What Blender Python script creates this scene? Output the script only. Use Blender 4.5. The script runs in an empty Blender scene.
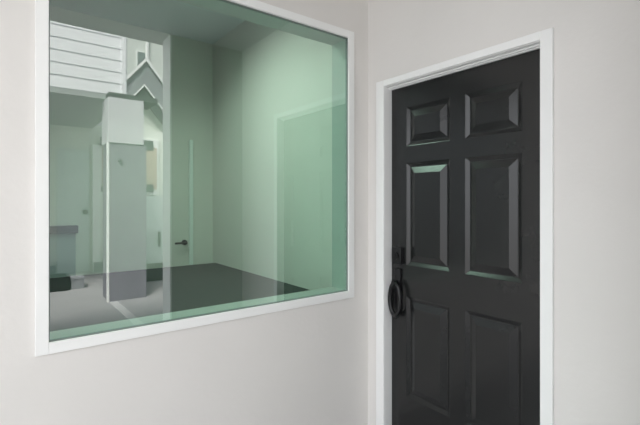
import bpy, bmesh, math
from mathutils import Vector, Matrix

# ------------------------------------------------------------------ camera, world, light, exposure
scn = bpy.context.scene
C = scn.collection
cam_d = bpy.data.cameras.new('camera')
cam = bpy.data.objects.new('camera', cam_d); C.objects.link(cam)
cam.location = (-1.776, -1.844, 1.373)
cam.rotation_euler = (math.pi/2, 0, -math.radians(37.37))
cam_d.sensor_width = 36.0
cam_d.lens = 36.0*419/640
cam_d.shift_y = -(212.5-201)/640
cam_d.clip_start = 0.02
scn.camera = cam

w = bpy.data.worlds.new('sky'); scn.world = w; w.use_nodes = True
bg = w.node_tree.nodes['Background']
bg.inputs['Color'].default_value = (0.93, 0.96, 1.0, 1)
# even overcast sky plus an added broad bright lobe to fill the porch walls
wn = w.node_tree; wtc = wn.nodes.new('ShaderNodeTexCoord')
wd = wn.nodes.new('ShaderNodeVectorMath'); wd.operation = 'DOT_PRODUCT'
wd.inputs[1].default_value = Vector((-1.0, -0.44, 0.38)).normalized()
wm = wn.nodes.new('ShaderNodeMath'); wm.operation = 'MAXIMUM'; wm.inputs[1].default_value = 0.0
wp = wn.nodes.new('ShaderNodeMath'); wp.operation = 'POWER'; wp.inputs[1].default_value = 9.0
wa = wn.nodes.new('ShaderNodeMath'); wa.operation = 'MULTIPLY_ADD'; wa.inputs[1].default_value = 1.65; wa.inputs[2].default_value = 0.85
wn.links.new(wtc.outputs['Generated'], wd.inputs[0]); wn.links.new(wd.outputs['Value'], wm.inputs[0])
wn.links.new(wm.outputs[0], wp.inputs[0]); wn.links.new(wp.outputs[0], wa.inputs[0]); wn.links.new(wa.outputs[0], bg.inputs['Strength'])

sun_d = bpy.data.lights.new('sun', 'SUN'); sun_d.energy = 7.5; sun_d.angle = math.radians(20)
sun_d.color = (1.0, 0.96, 0.9)
sun = bpy.data.objects.new('sun', sun_d); C.objects.link(sun)
sun.rotation_euler = Vector((0.35, -0.5, -0.79)).to_track_quat('-Z', 'Y').to_euler()

vs = scn.view_settings
scn.display_settings.display_device = 'sRGB'
vs.view_transform = 'Standard'; vs.look = 'None'; vs.gamma = 1.0
vs.use_curve_mapping = False
vs.exposure = 0.62

# ------------------------------------------------------------------ materials
def mat(name, col, rough=0.6, noise=0.0, nscale=4.0, bump=0.0, bscale=60.0, metallic=0.0, spec=0.5, coat=0.0):
    m = bpy.data.materials.new(name); m.use_nodes = True
    nt = m.node_tree; b = nt.nodes['Principled BSDF']
    b.inputs['Base Color'].default_value = (*col, 1)
    b.inputs['Roughness'].default_value = rough
    b.inputs['Metallic'].default_value = metallic
    b.inputs['Specular IOR Level'].default_value = spec
    b.inputs['Coat Weight'].default_value = coat
    tc = nt.nodes.new('ShaderNodeTexCoord')
    if noise > 0:
        n = nt.nodes.new('ShaderNodeTexNoise'); n.inputs['Scale'].default_value = nscale
        n.inputs['Detail'].default_value = 5
        r = nt.nodes.new('ShaderNodeValToRGB')
        r.color_ramp.elements[0].position = 0.3; r.color_ramp.elements[1].position = 0.7
        r.color_ramp.elements[0].color = (*[c*(1-noise) for c in col], 1)
        r.color_ramp.elements[1].color = (*[min(1, c*(1+noise)) for c in col], 1)
        nt.links.new(tc.outputs['Object'], n.inputs['Vector'])
        nt.links.new(n.outputs['Fac'], r.inputs['Fac'])
        nt.links.new(r.outputs['Color'], b.inputs['Base Color'])
    if bump > 0:
        n2 = nt.nodes.new('ShaderNodeTexNoise'); n2.inputs['Scale'].default_value = bscale
        n2.inputs['Detail'].default_value = 4
        bp = nt.nodes.new('ShaderNodeBump'); bp.inputs['Strength'].default_value = bump
        bp.inputs['Distance'].default_value = 0.01
        nt.links.new(tc.outputs['Object'], n2.inputs['Vector'])
        nt.links.new(n2.outputs['Fac'], bp.inputs['Height'])
        nt.links.new(bp.outputs['Normal'], b.inputs['Normal'])
    return m

M_wall = mat('wall_paint', (0.78, 0.755, 0.73), 0.85, 0.02, 2.2, 0.10, 35)
M_ceil = mat('ceiling_paint', (0.70, 0.71, 0.70), 0.85, 0.015, 3)
M_stub_shade = mat('wall_paint_shaded', (0.45, 0.45, 0.42), 0.85, 0.02, 2.2, 0.10, 35)  # wall paint darkened to stand in for shade on the return wall
M_trim = mat('trim_paint', (0.92, 0.92, 0.91), 0.45)
M_door = mat('door_paint', (0.014, 0.0143, 0.0145), 0.22, 0.03, 6, 0.02, 120, spec=0.5)
M_black = mat('black_metal', (0.008, 0.008, 0.009), 0.35, spec=0.4)
M_steel = mat('brushed_steel', (0.25, 0.25, 0.25), 0.35, metallic=0.9)
M_gasket = mat('gasket', (0.20, 0.23, 0.22), 0.5)
M_inwall = mat('room_wall_paint', (0.78, 0.73, 0.69), 0.85, 0.015, 3)
M_inceil = mat('room_ceiling_paint', (0.58, 0.66, 0.68), 0.85)
M_infloor = mat('room_floor_vinyl', (0.30, 0.29, 0.27), 0.5, 0.06, 8)
M_table = mat('table_laminate', (0.022, 0.030, 0.027), 0.6, 0.05, 12)
M_cab = mat('cabinet_laminate', (0.42, 0.45, 0.46), 0.5)
M_conc = mat('concrete', (0.40, 0.395, 0.40), 0.85, 0.08, 1.6, 0.2, 25)
M_joint = mat('pale_concrete', (0.62, 0.62, 0.62), 0.85, 0.05, 6)
M_siding = mat('siding_paint', (0.92, 0.92, 0.95), 0.6)
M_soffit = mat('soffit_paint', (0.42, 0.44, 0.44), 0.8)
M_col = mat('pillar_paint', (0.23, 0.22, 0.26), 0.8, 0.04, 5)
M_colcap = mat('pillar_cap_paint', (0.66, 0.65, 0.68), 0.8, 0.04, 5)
M_dark = mat('dark_paint', (0.06, 0.065, 0.07), 0.6)
M_outw = mat('outer_wall_paint', (0.78, 0.80, 0.74), 0.85, 0.03, 2)
M_outw2 = mat('neighbour_paint', (0.66, 0.69, 0.66), 0.85, 0.03, 2)
M_beige = mat('blind_fabric', (0.62, 0.50, 0.40), 0.8, 0.04, 6)
M_grey = mat('roof_grey', (0.28, 0.29, 0.31), 0.8, 0.08, 8)
M_paledoor = mat('pale_door_paint', (0.66, 0.72, 0.72), 0.5)
M_window = mat('dark_window_glass', (0.22, 0.26, 0.26), 0.1)

def glass():
    m = bpy.data.materials.new('tinted_glass'); m.use_nodes = True
    nt = m.node_tree; nt.nodes.clear()
    out = nt.nodes.new('ShaderNodeOutputMaterial'); mx = nt.nodes.new('ShaderNodeMixShader')
    t = nt.nodes.new('ShaderNodeBsdfTransparent'); g = nt.nodes.new('ShaderNodeBsdfGlossy')
    t.inputs['Color'].default_value = (0.60, 0.90, 0.76, 1)
    g.inputs['Color'].default_value = (0.96, 1.0, 1.0, 1); g.inputs['Roughness'].default_value = 0.0
    mx.inputs['Fac'].default_value = 0.20
    nt.links.new(t.outputs[0], mx.inputs[1]); nt.links.new(g.outputs[0], mx.inputs[2])
    nt.links.new(mx.outputs[0], out.inputs[0])
    e = bpy.data.materials.new('glass_edge'); e.use_nodes = True
    nt = e.node_tree; nt.nodes.clear()
    out = nt.nodes.new('ShaderNodeOutputMaterial'); t = nt.nodes.new('ShaderNodeBsdfTransparent')
    t.inputs['Color'].default_value = (0.98, 1.0, 0.99, 1)
    nt.links.new(t.outputs[0], out.inputs[0])
    return m, e
M_glass, M_glass_edge = glass()

def emit(name, col, s):
    m = bpy.data.materials.new(name); m.use_nodes = True
    nt = m.node_tree; b = nt.nodes['Principled BSDF']
    b.inputs['Base Color'].default_value = (*col, 1)
    b.inputs['Emission Color'].default_value = (*col, 1); b.inputs['Emission Strength'].default_value = s
    return m
M_diff = emit('added_light_diffuser', (1.0, 0.98, 0.95), 0.5)

# ------------------------------------------------------------------ helpers
def add_box(bm, lo, hi, bev=0.0):
    lo = Vector(lo); hi = Vector(hi)
    r = bmesh.ops.create_cube(bm, size=1.0)
    vsx = r['verts']
    for v in vsx:
        v.co = Vector(((v.co.x+0.5)*(hi.x-lo.x)+lo.x, (v.co.y+0.5)*(hi.y-lo.y)+lo.y, (v.co.z+0.5)*(hi.z-lo.z)+lo.z))
    if bev > 0:
        es = list({e for v in vsx for e in v.link_edges})
        bmesh.ops.bevel(bm, geom=es, offset=bev, segments=2, affect='EDGES', profile=0.6)

def boxes(bl, bev=0.0):
    bm = bmesh.new()
    for lo, hi in bl: add_box(bm, lo, hi, bev)
    return bm

def add_cyl(bm, p0, p1, r, seg=24, r2=None):
    p0 = Vector(p0); p1 = Vector(p1); d = p1-p0
    M = Matrix.Translation((p0+p1)/2) @ d.to_track_quat('Z', 'Y').to_matrix().to_4x4()
    bmesh.ops.create_cone(bm, cap_ends=True, segments=seg, radius1=r, radius2=r if r2 is None else r2, depth=d.length, matrix=M)

def add_loop_tube(bm, pts, r, seg=10, closed=True):
    n = len(pts); rings = []
    for i, p in enumerate(pts):
        a = pts[(i-1) % n] if (closed or i > 0) else p
        b = pts[(i+1) % n] if (closed or i < n-1) else p
        t = (b-a).normalized()
        u = t.cross(Vector((1, 0, 0)))
        if u.length < 1e-3: u = t.cross(Vector((0, 0, 1)))
        u.normalize(); v = t.cross(u)
        rings.append([bm.verts.new(p + r*(math.cos(k*math.tau/seg)*u + math.sin(k*math.tau/seg)*v)) for k in range(seg)])
    for i in range(n if closed else n-1):
        A = rings[i]; B = rings[(i+1) % n]
        for k in range(seg):
            bm.faces.new((A[k], A[(k+1) % seg], B[(k+1) % seg], B[k]))
    if not closed:
        bm.faces.new(rings[0][::-1]); bm.faces.new(rings[-1])

def obj(name, bm, m, parent=None, smooth=False):
    bmesh.ops.recalc_face_normals(bm, faces=bm.faces[:])
    me = bpy.data.meshes.new(name); bm.to_mesh(me); bm.free()
    me.materials.append(m)
    if smooth:
        for p in me.polygons: p.use_smooth = True
        me.set_sharp_from_angle(angle=math.radians(35))
    o = bpy.data.objects.new(name, me); C.objects.link(o)
    if parent:
        o.parent = parent
        o.matrix_parent_inverse = Matrix.Translation(-Vector(parent.location))
    return o

def thing(name, label, cat, loc=(0, 0, 0), group=None):
    o = bpy.data.objects.new(name, None); C.objects.link(o)
    o.location = loc; o['label'] = label; o['category'] = cat
    if group: o['group'] = group
    return o

def tag(o, label, cat, group=None, kind=None):
    o['label'] = label; o['category'] = cat
    if group: o['group'] = group
    if kind: o['kind'] = kind
    return o

def struct(name, bm, m, label=None, cat=None, parent=None):
    o = obj(name, bm, m, parent)
    o['kind'] = 'structure'
    if label: o['label'] = label; o['category'] = cat
    return o

# ------------------------------------------------------------------ the setting: porch alcove
WX0, WX1, WZ0, WZ1 = -1.645, -0.153, 0.838, 2.334       # window opening
TH = 0.14                                               # window wall thickness
DY0, DY1, DZ = -0.142, -1.024, 2.035                    # door opening (y near the corner, y far, head)
TX = 0.15                                               # door wall thickness
CZ = 2.75
BY = -1.655; BY2 = -1.85; BC = -1.94; BX = -0.643                    # short back wall
TOP = 3.10

struct('wall_left', boxes([((-4.6, 0, 0), (WX0, TH, TOP)), ((WX1, 0, 0), (0.0, TH, TOP)),
                           ((WX0, 0, 0), (WX1, TH, WZ0)), ((WX0, 0, WZ1), (WX1, TH, TOP))]), M_wall,
       'smooth warm white painted wall holding the large window', 'wall')
struct('wall_right', boxes([((0, BY2, 0), (TX, DY1, TOP)), ((0, DY0, 0), (TX, TH, TOP)),
                            ((0, DY1, DZ), (TX, DY0, TOP))]), M_wall,
       'smooth warm white painted wall holding the black door', 'wall')
struct('wall_back', boxes([((BX, BY2, 0), (0, BY, CZ))]), M_stub_shade,
       'short pale return wall, darkened for shade, mirrored in the window glass', 'wall')
struct('lit_end_strip', boxes([((BX-0.016, BY2, 0), (BX, BY+0.004, CZ))], 0.003), mat('lit_end_white', (0.93, 0.93, 0.93), 0.4), 'white strip standing in for the lit end of the return wall seen in the glass', 'trim')  # wall end coloured whiter to stand in for the light on it
struct('ceiling', boxes([((-4.6, BC, CZ), (0, 0, CZ+0.25))]), M_ceil, 'pale porch ceiling mirrored in the window', 'ceiling')
struct('floor', boxes([((-14, -16, -0.12), (10, 0, 0))]), M_conc, 'plain grey concrete ground outside the porch', 'floor')

# ------------------------------------------------------------------ window
def frame_yz(w_, lo, hi):   # rectangular picture-frame bars in the x-z plane: 4 boxes around an opening
    x0, x1, z0, z1 = lo[0], hi[0], lo[2], hi[2]; y0, y1 = lo[1], hi[1]
    return [((x0-w_, y0, z0-w_), (x0, y1, z1+w_)), ((x1, y0, z0-w_), (x1+w_, y1, z1+w_)),
            ((x0, y0, z0-w_), (x1, y1, z0)), ((x0, y0, z1), (x1, y1, z1+w_))]
win = struct('window_1', boxes(frame_yz(0.042, (WX0+0.012, -0.012, WZ0+0.012), (WX1-0.012, -0.0005, WZ1-0.012)), 0.002), M_trim,
             'large fixed pane window with slim white casing and green tinted glass', 'window')
obj('window_liner', boxes([((WX0, 0.0, WZ0), (WX0+0.012, TH+0.004, WZ1)), ((WX1-0.012, 0.0, WZ0), (WX1, TH+0.004, WZ1)),
                           ((WX0, 0.0, WZ0), (WX1, TH+0.004, WZ0+0.012)), ((WX0, 0.0, WZ1-0.012), (WX1, TH+0.004, WZ1))]), mat('liner_paint', (0.52, 0.52, 0.50), 0.6), win)
x0, x1, z0, z1 = WX0+0.012, WX1-0.012, WZ0+0.012, WZ1-0.012
obj('gasket', boxes([((x0, 0.0, z0), (x0+0.004, 0.016, z1)), ((x1-0.004, 0.0, z0), (x1, 0.016, z1)),
                     ((x0, 0.0, z0), (x1, 0.016, z0+0.004)), ((x0, 0.0, z1-0.004), (x1, 0.016, z1))]), M_gasket, win)
pane = obj('glass_pane', boxes([((x0+0.002, 0.004, z0+0.002), (x1-0.002, 0.012, z1-0.002))]), M_glass, win)
pane.data.materials.append(M_glass_edge)
for p in pane.data.polygons:
    if p.normal.y > -0.5: p.material_index = 1

# ------------------------------------------------------------------ door
def panel_door(yA, yB, z0, z1, xf, thick, cols, rows):
    """leaf in the y-z plane, front face at x=xf looking towards -x; cols/rows give the embossed panels"""
    bm = bmesh.new()
    ys = sorted({yA, yB, *[c for cc in cols for c in cc]}); zs = sorted({z0, z1, *[r for rr in rows for r in rr]})
    def V(y, z, d=0.0): return bm.verts.new((xf-d, y, z))
    prof = [(0.0, 0.0), (0.003, -0.001), (0.020, -0.011), (0.026, -0.011), (0.060, 0.001), (0.063, 0.001)]
    def quad(a, b, c, d): bm.faces.new((a, b, c, d))
    for i in range(len(ys)-1):
        for j in range(len(zs)-1):
            a, b, c, d = ys[i], ys[i+1], zs[j], zs[j+1]
            isp = any(abs(min(cc)-a) < 1e-6 and abs(max(cc)-b) < 1e-6 for cc in cols) and any(abs(min(rr)-c) < 1e-6 and abs(max(rr)-d) < 1e-6 for rr in rows)
            if not isp:
                quad(V(a, c), V(b, c), V(b, d), V(a, d)); continue
            prev = None
            for off, dep in prof:
                ring = [V(a+off, c+off, dep), V(b-off, c+off, dep), V(b-off, d-off, dep), V(a+off, d-off, dep)]
                if prev:
                    for k in range(4): quad(prev[k], prev[(k+1) % 4], ring[(k+1) % 4], ring[k])
                prev = ring
            bm.faces.new(prev)
    a, b = ys[0], ys[-1]; c, d = zs[0], zs[-1]; xb = xf+thick
    B = [bm.verts.new(v) for v in ((xb, a, c), (xb, b, c), (xb, b, d), (xb, a, d))]
    F = [V(a, c), V(b, c), V(b, d), V(a, d)]
    bm.faces.new(B[::-1])
    for k in range(4): quad(F[k], B[k], B[(k+1) % 4], F[(k+1) % 4])
    bmesh.ops.remove_doubles(bm, verts=bm.verts[:], dist=1e-5)
    return bm

LX = 0.052
cols = [(-0.255, -0.545), (-0.632, -0.918)]
rows = [(0.265, 0.835), (1.009, 1.588), (1.682, 1.904)]
door = struct('door_1', panel_door(DY0-0.003, DY1+0.003, 0.012, DZ-0.008, LX, 0.044, cols, rows), M_door,
              'black six panel door with black ring pull and deadbolt', 'door')
CW = 0.062
obj('door_casing', boxes([((-0.014, DY0, 0), (0.0, DY0+CW, DZ+0.036)), ((-0.014, DY1-CW+0.012, 0), (0.0, DY1, DZ+0.036)),
                          ((-0.014, DY1, DZ), (0.0, DY0, DZ+0.036))], 0.003), M_trim, door)
obj('door_jamb', boxes([((-0.004, DY0-0.001, 0), (TX, DY0+0.004, DZ)), ((-0.004, DY1-0.004, 0), (TX, DY1+0.001, DZ)),
                        ((-0.004, DY1, DZ-0.003), (TX, DY0, DZ+0.004)),
                        ((0.022, DY1, DZ-0.010), (LX-0.004, DY0, DZ-0.003)),
                        ((0.036, DY1, DZ-0.014), (LX-0.002, DY0, DZ-0.010))]), M_trim, door)
obj('threshold', boxes([((-0.01, DY1, 0), (TX, DY0, 0.012))], 0.002), M_steel, door)
# deadbolt
bm = bmesh.new(); hy = -0.199
add_box(bm, (LX-0.022, hy-0.036, 1.012), (LX, hy+0.036, 1.108), 0.006)
add_cyl(bm, (LX-0.032, hy, 1.06), (LX-0.02, hy, 1.06), 0.021, 28)
add_box(bm, (LX-0.036, hy-0.0018, 1.050), (LX-0.030, hy+0.0018, 1.070))
obj('deadbolt', bm, M_black, door, True)
# handle: narrow plate and oval ring pull
bm = bmesh.new()
add_box(bm, (LX-0.014, hy-0.022, 0.735), (LX, hy+0.022, 0.985), 0.006)
add_cyl(bm, (LX-0.05, hy, 0.905), (LX-0.01, hy, 0.905), 0.013, 20)
zc = 0.812
pts = [Vector((LX-0.036, hy-0.004-0.038*math.sin(a), zc+0.090*math.cos(a))) for a in [k*math.tau/40 for k in range(40)]]
add_loop_tube(bm, pts, 0.013, 14)
add_cyl(bm, (LX-0.046, hy-0.004, 0.722), (LX-0.026, hy-0.004, 0.722), 0.017, 20)
obj('door_handle', bm, M_black, door, True)

# ------------------------------------------------------------------ room behind the glass
struct('wall_interior_back', boxes([((-3.8, 2.34, 0), (0.0, 2.46, TOP))]), M_inwall, 'pale far wall of the room behind the glass', 'wall')
struct('wall_interior_right', boxes([((0.0, TH, 0), (TX, 2.46, TOP))]), M_inwall, 'pale side wall of the room behind the glass', 'wall')
struct('wall_interior_left', boxes([((-3.9, TH, 0), (-3.8, 2.46, TOP))]), mat('dark_wall_paint', (0.07, 0.08, 0.08), 0.8))  # unseen wall, painted dark to keep the black door's reflections dark
struct('ceiling_interior', boxes([((-3.8, TH, 3.02), (0.0, 2.34, 3.10))]), M_inceil, 'pale ceiling of the room behind the glass', 'ceiling')
struct('floor_interior', boxes([((-3.9, 0, -0.1), (TX, 2.46, 0.0))]), M_infloor)
# interior door: its right casing is the pale strip seen through the glass
d2 = struct('door_2', boxes([((-1.02, 2.333, 0.005), (-0.258, 2.3405, 1.99))]), M_inwall,
            'pale flush inner door with dark lever seen through the glass', 'door')
obj('right_casing', boxes([((-0.256, 2.312, 0), (-0.218, 2.339, 1.99))], 0.002), M_trim, d2)
bm = bmesh.new()
add_cyl(bm, (-0.305, 2.315, 0.957), (-0.305, 2.333, 0.957), 0.027, 24)
add_cyl(bm, (-0.305, 2.27, 0.957), (-0.305, 2.315, 0.957), 0.010, 16)
add_cyl(bm, (-0.295, 2.272, 0.957), (-0.415, 2.272, 0.957), 0.010, 16)
obj('door_handle', bm, M_black, d2, True)

t = thing('table', 'long dark topped table seen through the window glass', 'table', (-1.2, 1.3, 0))
obj('tabletop', boxes([((-2.6, 0.36, 0.70), (-0.004, 2.26, 0.735))], 0.004), M_table, t)
for sx in (-2.5, -0.10):
    for sy in (0.46, 2.16):
        obj('leg', boxes([((sx-0.03, sy-0.03, 0), (sx+0.03, sy+0.03, 0.70))], 0.003), M_table, t)

c = thing('cabinet', 'pale cabinet with dark top against the far wall behind the glass', 'cabinet', (-1.7, 2.31, 0))
obj('body', boxes([((-2.2, 2.265, 0.0), (-1.262, 2.338, 1.10))], 0.003), M_cab, c)
obj('top', boxes([((-2.22, 2.24, 1.10), (-1.245, 2.338, 1.163))], 0.004), M_dark, c)

L = thing('added_light', 'added square ceiling lamp, out of view, to brighten the room behind the glass', 'lamp', (-1.0, 0.95, 3.02))  # made-up lamp out of view, added to light the room
obj('frame', boxes([((-1.43, 0.52, 2.94), (-1.40, 1.38, 3.02)), ((-0.60, 0.52, 2.94), (-0.57, 1.38, 3.02)),
     ((-1.40, 0.52, 2.94), (-0.60, 0.55, 3.02)), ((-1.40, 1.35, 2.94), (-0.60, 1.38, 3.02))]), M_trim, L)
obj('diffuser', boxes([((-1.40, 0.55, 2.995), (-0.60, 1.35, 3.01))]), M_diff, L)
ld = bpy.data.lights.new('added_light_glow', 'AREA'); ld.shape = 'SQUARE'; ld.size = 0.78; ld.energy = 18.5; ld.spread = math.radians(125)
ld.color = (1.0, 0.98, 0.94)
lo = bpy.data.objects.new('added_light_glow', ld); C.objects.link(lo); lo.parent = L; lo.location = (0, 0, -0.04); lo.rotation_euler = (0, math.radians(-20), 0)

# ------------------------------------------------------------------ courtyard seen mirrored in the glass
# house with the white lap siding above a porch
h = thing('house', 'house with white lap siding upper storey over a shaded porch', 'house', (-3, -6, 0))
obj('upper_wall', boxes([((-4.2, -7.6, 2.87), (-0.37, -4.66, 4.5))]), M_siding, h)
bm = bmesh.new(); z = 2.88; n = 0
while z < 4.45:                      # lapped boards: each wedge leans out at its lower edge
    z2 = z+0.166
    for (ax, ay, bx, by, nx, ny) in ((-4.2, -4.66, -0.32, -4.66, 0, 1),):
        v = [bm.verts.new(q) for q in ((ax, ay, z), (bx, by, z), (bx, by+0.016, z), (ax, ay+0.016, z), (ax, ay, z2), (bx, by, z2), (bx, by+0.006, z2), (ax, ay+0.006, z2))]
        for f in ((0, 1, 2, 3), (4, 5, 6, 7), (0, 1, 5, 4), (2, 3, 7, 6), (0, 3, 7, 4), (1, 2, 6, 5)): bm.faces.new([v[i] for i in f])
    z = z2
obj('lap_siding', bm, M_siding, h)
obj('corner_board', boxes([((-0.39, -4.72, 2.86), (-0.335, -4.62, 4.5))], 0.003), M_siding, h)
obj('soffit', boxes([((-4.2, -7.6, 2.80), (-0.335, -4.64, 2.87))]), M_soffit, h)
obj('soffit_shade_strip', boxes([((-0.60, -4.95, 2.79), (0.05, -4.42, 2.86))]), M_dark, h)  # dark strip standing in for the shade under the soffit
obj('ground_floor_wall', boxes([((-4.2, -7.7, 0), (1.9, -7.42, 2.87))]), M_outw, h)
obj('porch_door', boxes([((-0.93, -7.42, 0), (-0.39, -7.38, 2.36))], 0.004), M_paledoor, h)
bm = bmesh.new(); add_cyl(bm, (-0.46, -7.38, 1.16), (-0.46, -7.32, 1.16), 0.045, 20); obj('door_knob', bm, M_dark, h, True)
obj('sky_light_strip', boxes([((-0.34, -7.42, 0), (-0.21, -7.30, 2.47))], 0.004), M_trim, h)  # white strip standing in for sky light in a doorway
w_ = obj('window', boxes([((-0.2, -7.42, 1.50), (0.92, -7.36, 2.68))], 0.004), M_trim, h)
obj('blind', boxes([((-0.17, -7.37, 1.62), (0.88, -7.345, 2.50))]), M_beige, w_)
for a, b_, c_, d_ in ((-0.2, 2.47, -0.03, 2.64), (0.60, 2.44, 0.80, 2.64)): obj('blind_bracket', boxes([((a, -7.37, b_), (c_, -7.33, d_))]), M_dark, w_)
for a, b_, c_, d_ in ((-0.19, 1.56, -0.06, 1.66), (0.58, 1.56, 0.80, 1.72)): obj('blind_weight', boxes([((a, -7.37, b_), (c_, -7.33, d_))]), M_dark, w_)
gd = obj('glazed_door', boxes([((0.62, -7.42, 0), (1.30, -7.37, 1.48))], 0.004), M_paledoor, h)
bm = bmesh.new(); add_cyl(bm, (0.92, -7.32, 0.40), (0.92, -7.32, 0.72), 0.026, 14)
add_cyl(bm, (0.92, -7.37, 0.46), (0.92, -7.32, 0.46), 0.012, 10); add_cyl(bm, (0.92, -7.37, 0.66), (0.92, -7.32, 0.66), 0.012, 10)
obj('pull_bar', bm, M_dark, gd, True)
obj('plinth', boxes([((-4.2, -7.40, 0), (-0.95, -7.34, 0.16)), ((-0.32, -7.29, 0), (0.64, -7.24, 0.18))]), M_grey, h)

p = thing('pillar', 'square grey pillar carrying the porch edge', 'pillar', (-0.35, -4.65, 0))
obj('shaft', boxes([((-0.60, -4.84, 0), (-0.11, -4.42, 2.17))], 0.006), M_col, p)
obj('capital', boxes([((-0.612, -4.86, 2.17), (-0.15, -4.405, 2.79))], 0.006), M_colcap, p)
obj('lit_side_strip', boxes([((-0.625, -4.45, 0), (-0.595, -4.41, 2.17))], 0.003), M_trim, p)  # white strip standing in for the pillar's lit side face
bm = bmesh.new(); add_cyl(bm, (-0.46, -4.42, 1.93), (-0.46, -4.38, 1.93), 0.022, 14); obj('hook', bm, M_dark, p, True)

# gabled roof of the house next door, with pale bargeboards
g = thing('gabled_house', 'grey gabled house front with white bargeboards beyond the porch', 'house', (0.95, -9, 0))
def chev(bm, ax, az, half, slope, drop, y0, y1):
    L_ = [(ax-half, az-half*slope), (ax, az), (ax+half, az-half*slope)]
    pts = L_ + [(x, z-drop) for x, z in reversed(L_)]
    A = [bm.verts.new((x, y0, z)) for x, z in pts]; B = [bm.verts.new((x, y1, z)) for x, z in pts]
    for k in range(6): bm.faces.new((A[k], A[(k+1) % 6], B[(k+1) % 6], B[k]))
    for q in (A, B):
        bm.faces.new((q[0], q[1], q[4], q[5])); bm.faces.new((q[1], q[2], q[3], q[4]))
bm = bmesh.new(); chev(bm, 0.95, 4.74, 0.95, 1.22, 0.09, -8.46, -8.40); obj('bargeboard', bm, M_trim, g)
bm = bmesh.new(); chev(bm, 0.95, 4.70, 0.92, 1.22, 0.62, -11.4, -8.47); obj('roof', bm, M_grey, g)
bm = bmesh.new(); chev(bm, 0.90, 4.10, 0.92, 1.22, 0.05, -8.44, -8.38); obj('lower_bargeboard', bm, M_trim, g)
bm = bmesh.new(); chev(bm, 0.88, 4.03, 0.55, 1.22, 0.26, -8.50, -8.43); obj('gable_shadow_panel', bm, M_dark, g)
obj('gable_wall', boxes([((0.1, -11.4, 0), (1.9, -8.7, 3.75))]), M_outw, g)
nb = thing('apartment_block', 'pale apartment block rising behind the grey gable', 'building', (2, -14, 0))
obj('wall', boxes([((-1.5, -15, 0), (7, -13, 9.5))]), M_outw2, nb)
for x in (1.25, 2.05, 2.95):
    for z in (5.6, 7.0):
        q = obj('window', boxes([((x-0.22, -13, z), (x+0.22, -12.95, z+0.8))], 0.004), M_trim, nb)
        obj('window_pane', boxes([((x-0.18, -12.955, z+0.04), (x+0.18, -12.94, z+0.76))]), M_window, q)
bm = bmesh.new(); add_cyl(bm, (2.16, -12.9, 3.0), (2.16, -12.9, 9.3), 0.06, 14); obj('downpipe', bm, M_trim, nb, True)

# small things on the ground
cr = thing('crate', 'black open crate on the concrete near the porch', 'crate', (-1.1, -5.75, 0))
bm = boxes([((-1.42, -5.95, 0.0), (-0.945, -5.93, 0.21)), ((-1.42, -5.62, 0.0), (-0.945, -5.60, 0.21)),
            ((-1.42, -5.93, 0.0), (-1.40, -5.62, 0.21)), ((-0.92, -5.93, 0.0), (-0.945, -5.62, 0.21)), ((-1.42, -5.95, 0.0), (-0.945, -5.6, 0.02))], 0.002)
obj('bin', bm, M_black, cr)
obj('rim', boxes([((-1.43, -5.96, 0.19), (-0.935, -5.94, 0.22)), ((-1.43, -5.61, 0.19), (-0.935, -5.59, 0.22)), ((-1.43, -5.945, 0.19), (-1.41, -5.605, 0.22)), ((-0.955, -5.945, 0.19), (-0.935, -5.605, 0.22))]), M_black, cr)
b2 = obj('storage_box', boxes([((-0.90, -5.95, 0), (-0.72, -5.65, 0.17)), ((-0.91, -5.96, 0.15), (-0.71, -5.64, 0.18))], 0.004), M_grey)
tag(b2, 'small grey lidded box beside the black crate', 'box')
pl = thing('planter', 'low dark grey trough between pillar and pale door', 'planter', (0.3, -5.7, 0))
obj('trough', boxes([((0.10, -5.9, 0), (0.62, -5.88, 0.26)), ((0.10, -5.62, 0), (0.62, -5.60, 0.26)), ((0.10, -5.9, 0), (0.12, -5.6, 0.26)),
                     ((0.60, -5.9, 0), (0.62, -5.6, 0.26)), ((0.1, -5.9, 0), (0.62, -5.6, 0.03))], 0.003), M_dark, pl)
obj('soil', boxes([((0.12, -5.88, 0.03), (0.60, -5.62, 0.22))]), mat('soil', (0.08, 0.07, 0.06), 0.95, 0.2, 30, 0.5, 60), pl)
st = obj('trim_1', boxes([((-0.60, -4.40, 0.0), (-0.50, -2.2, 0.006))]), M_joint); st['kind'] = 'structure'
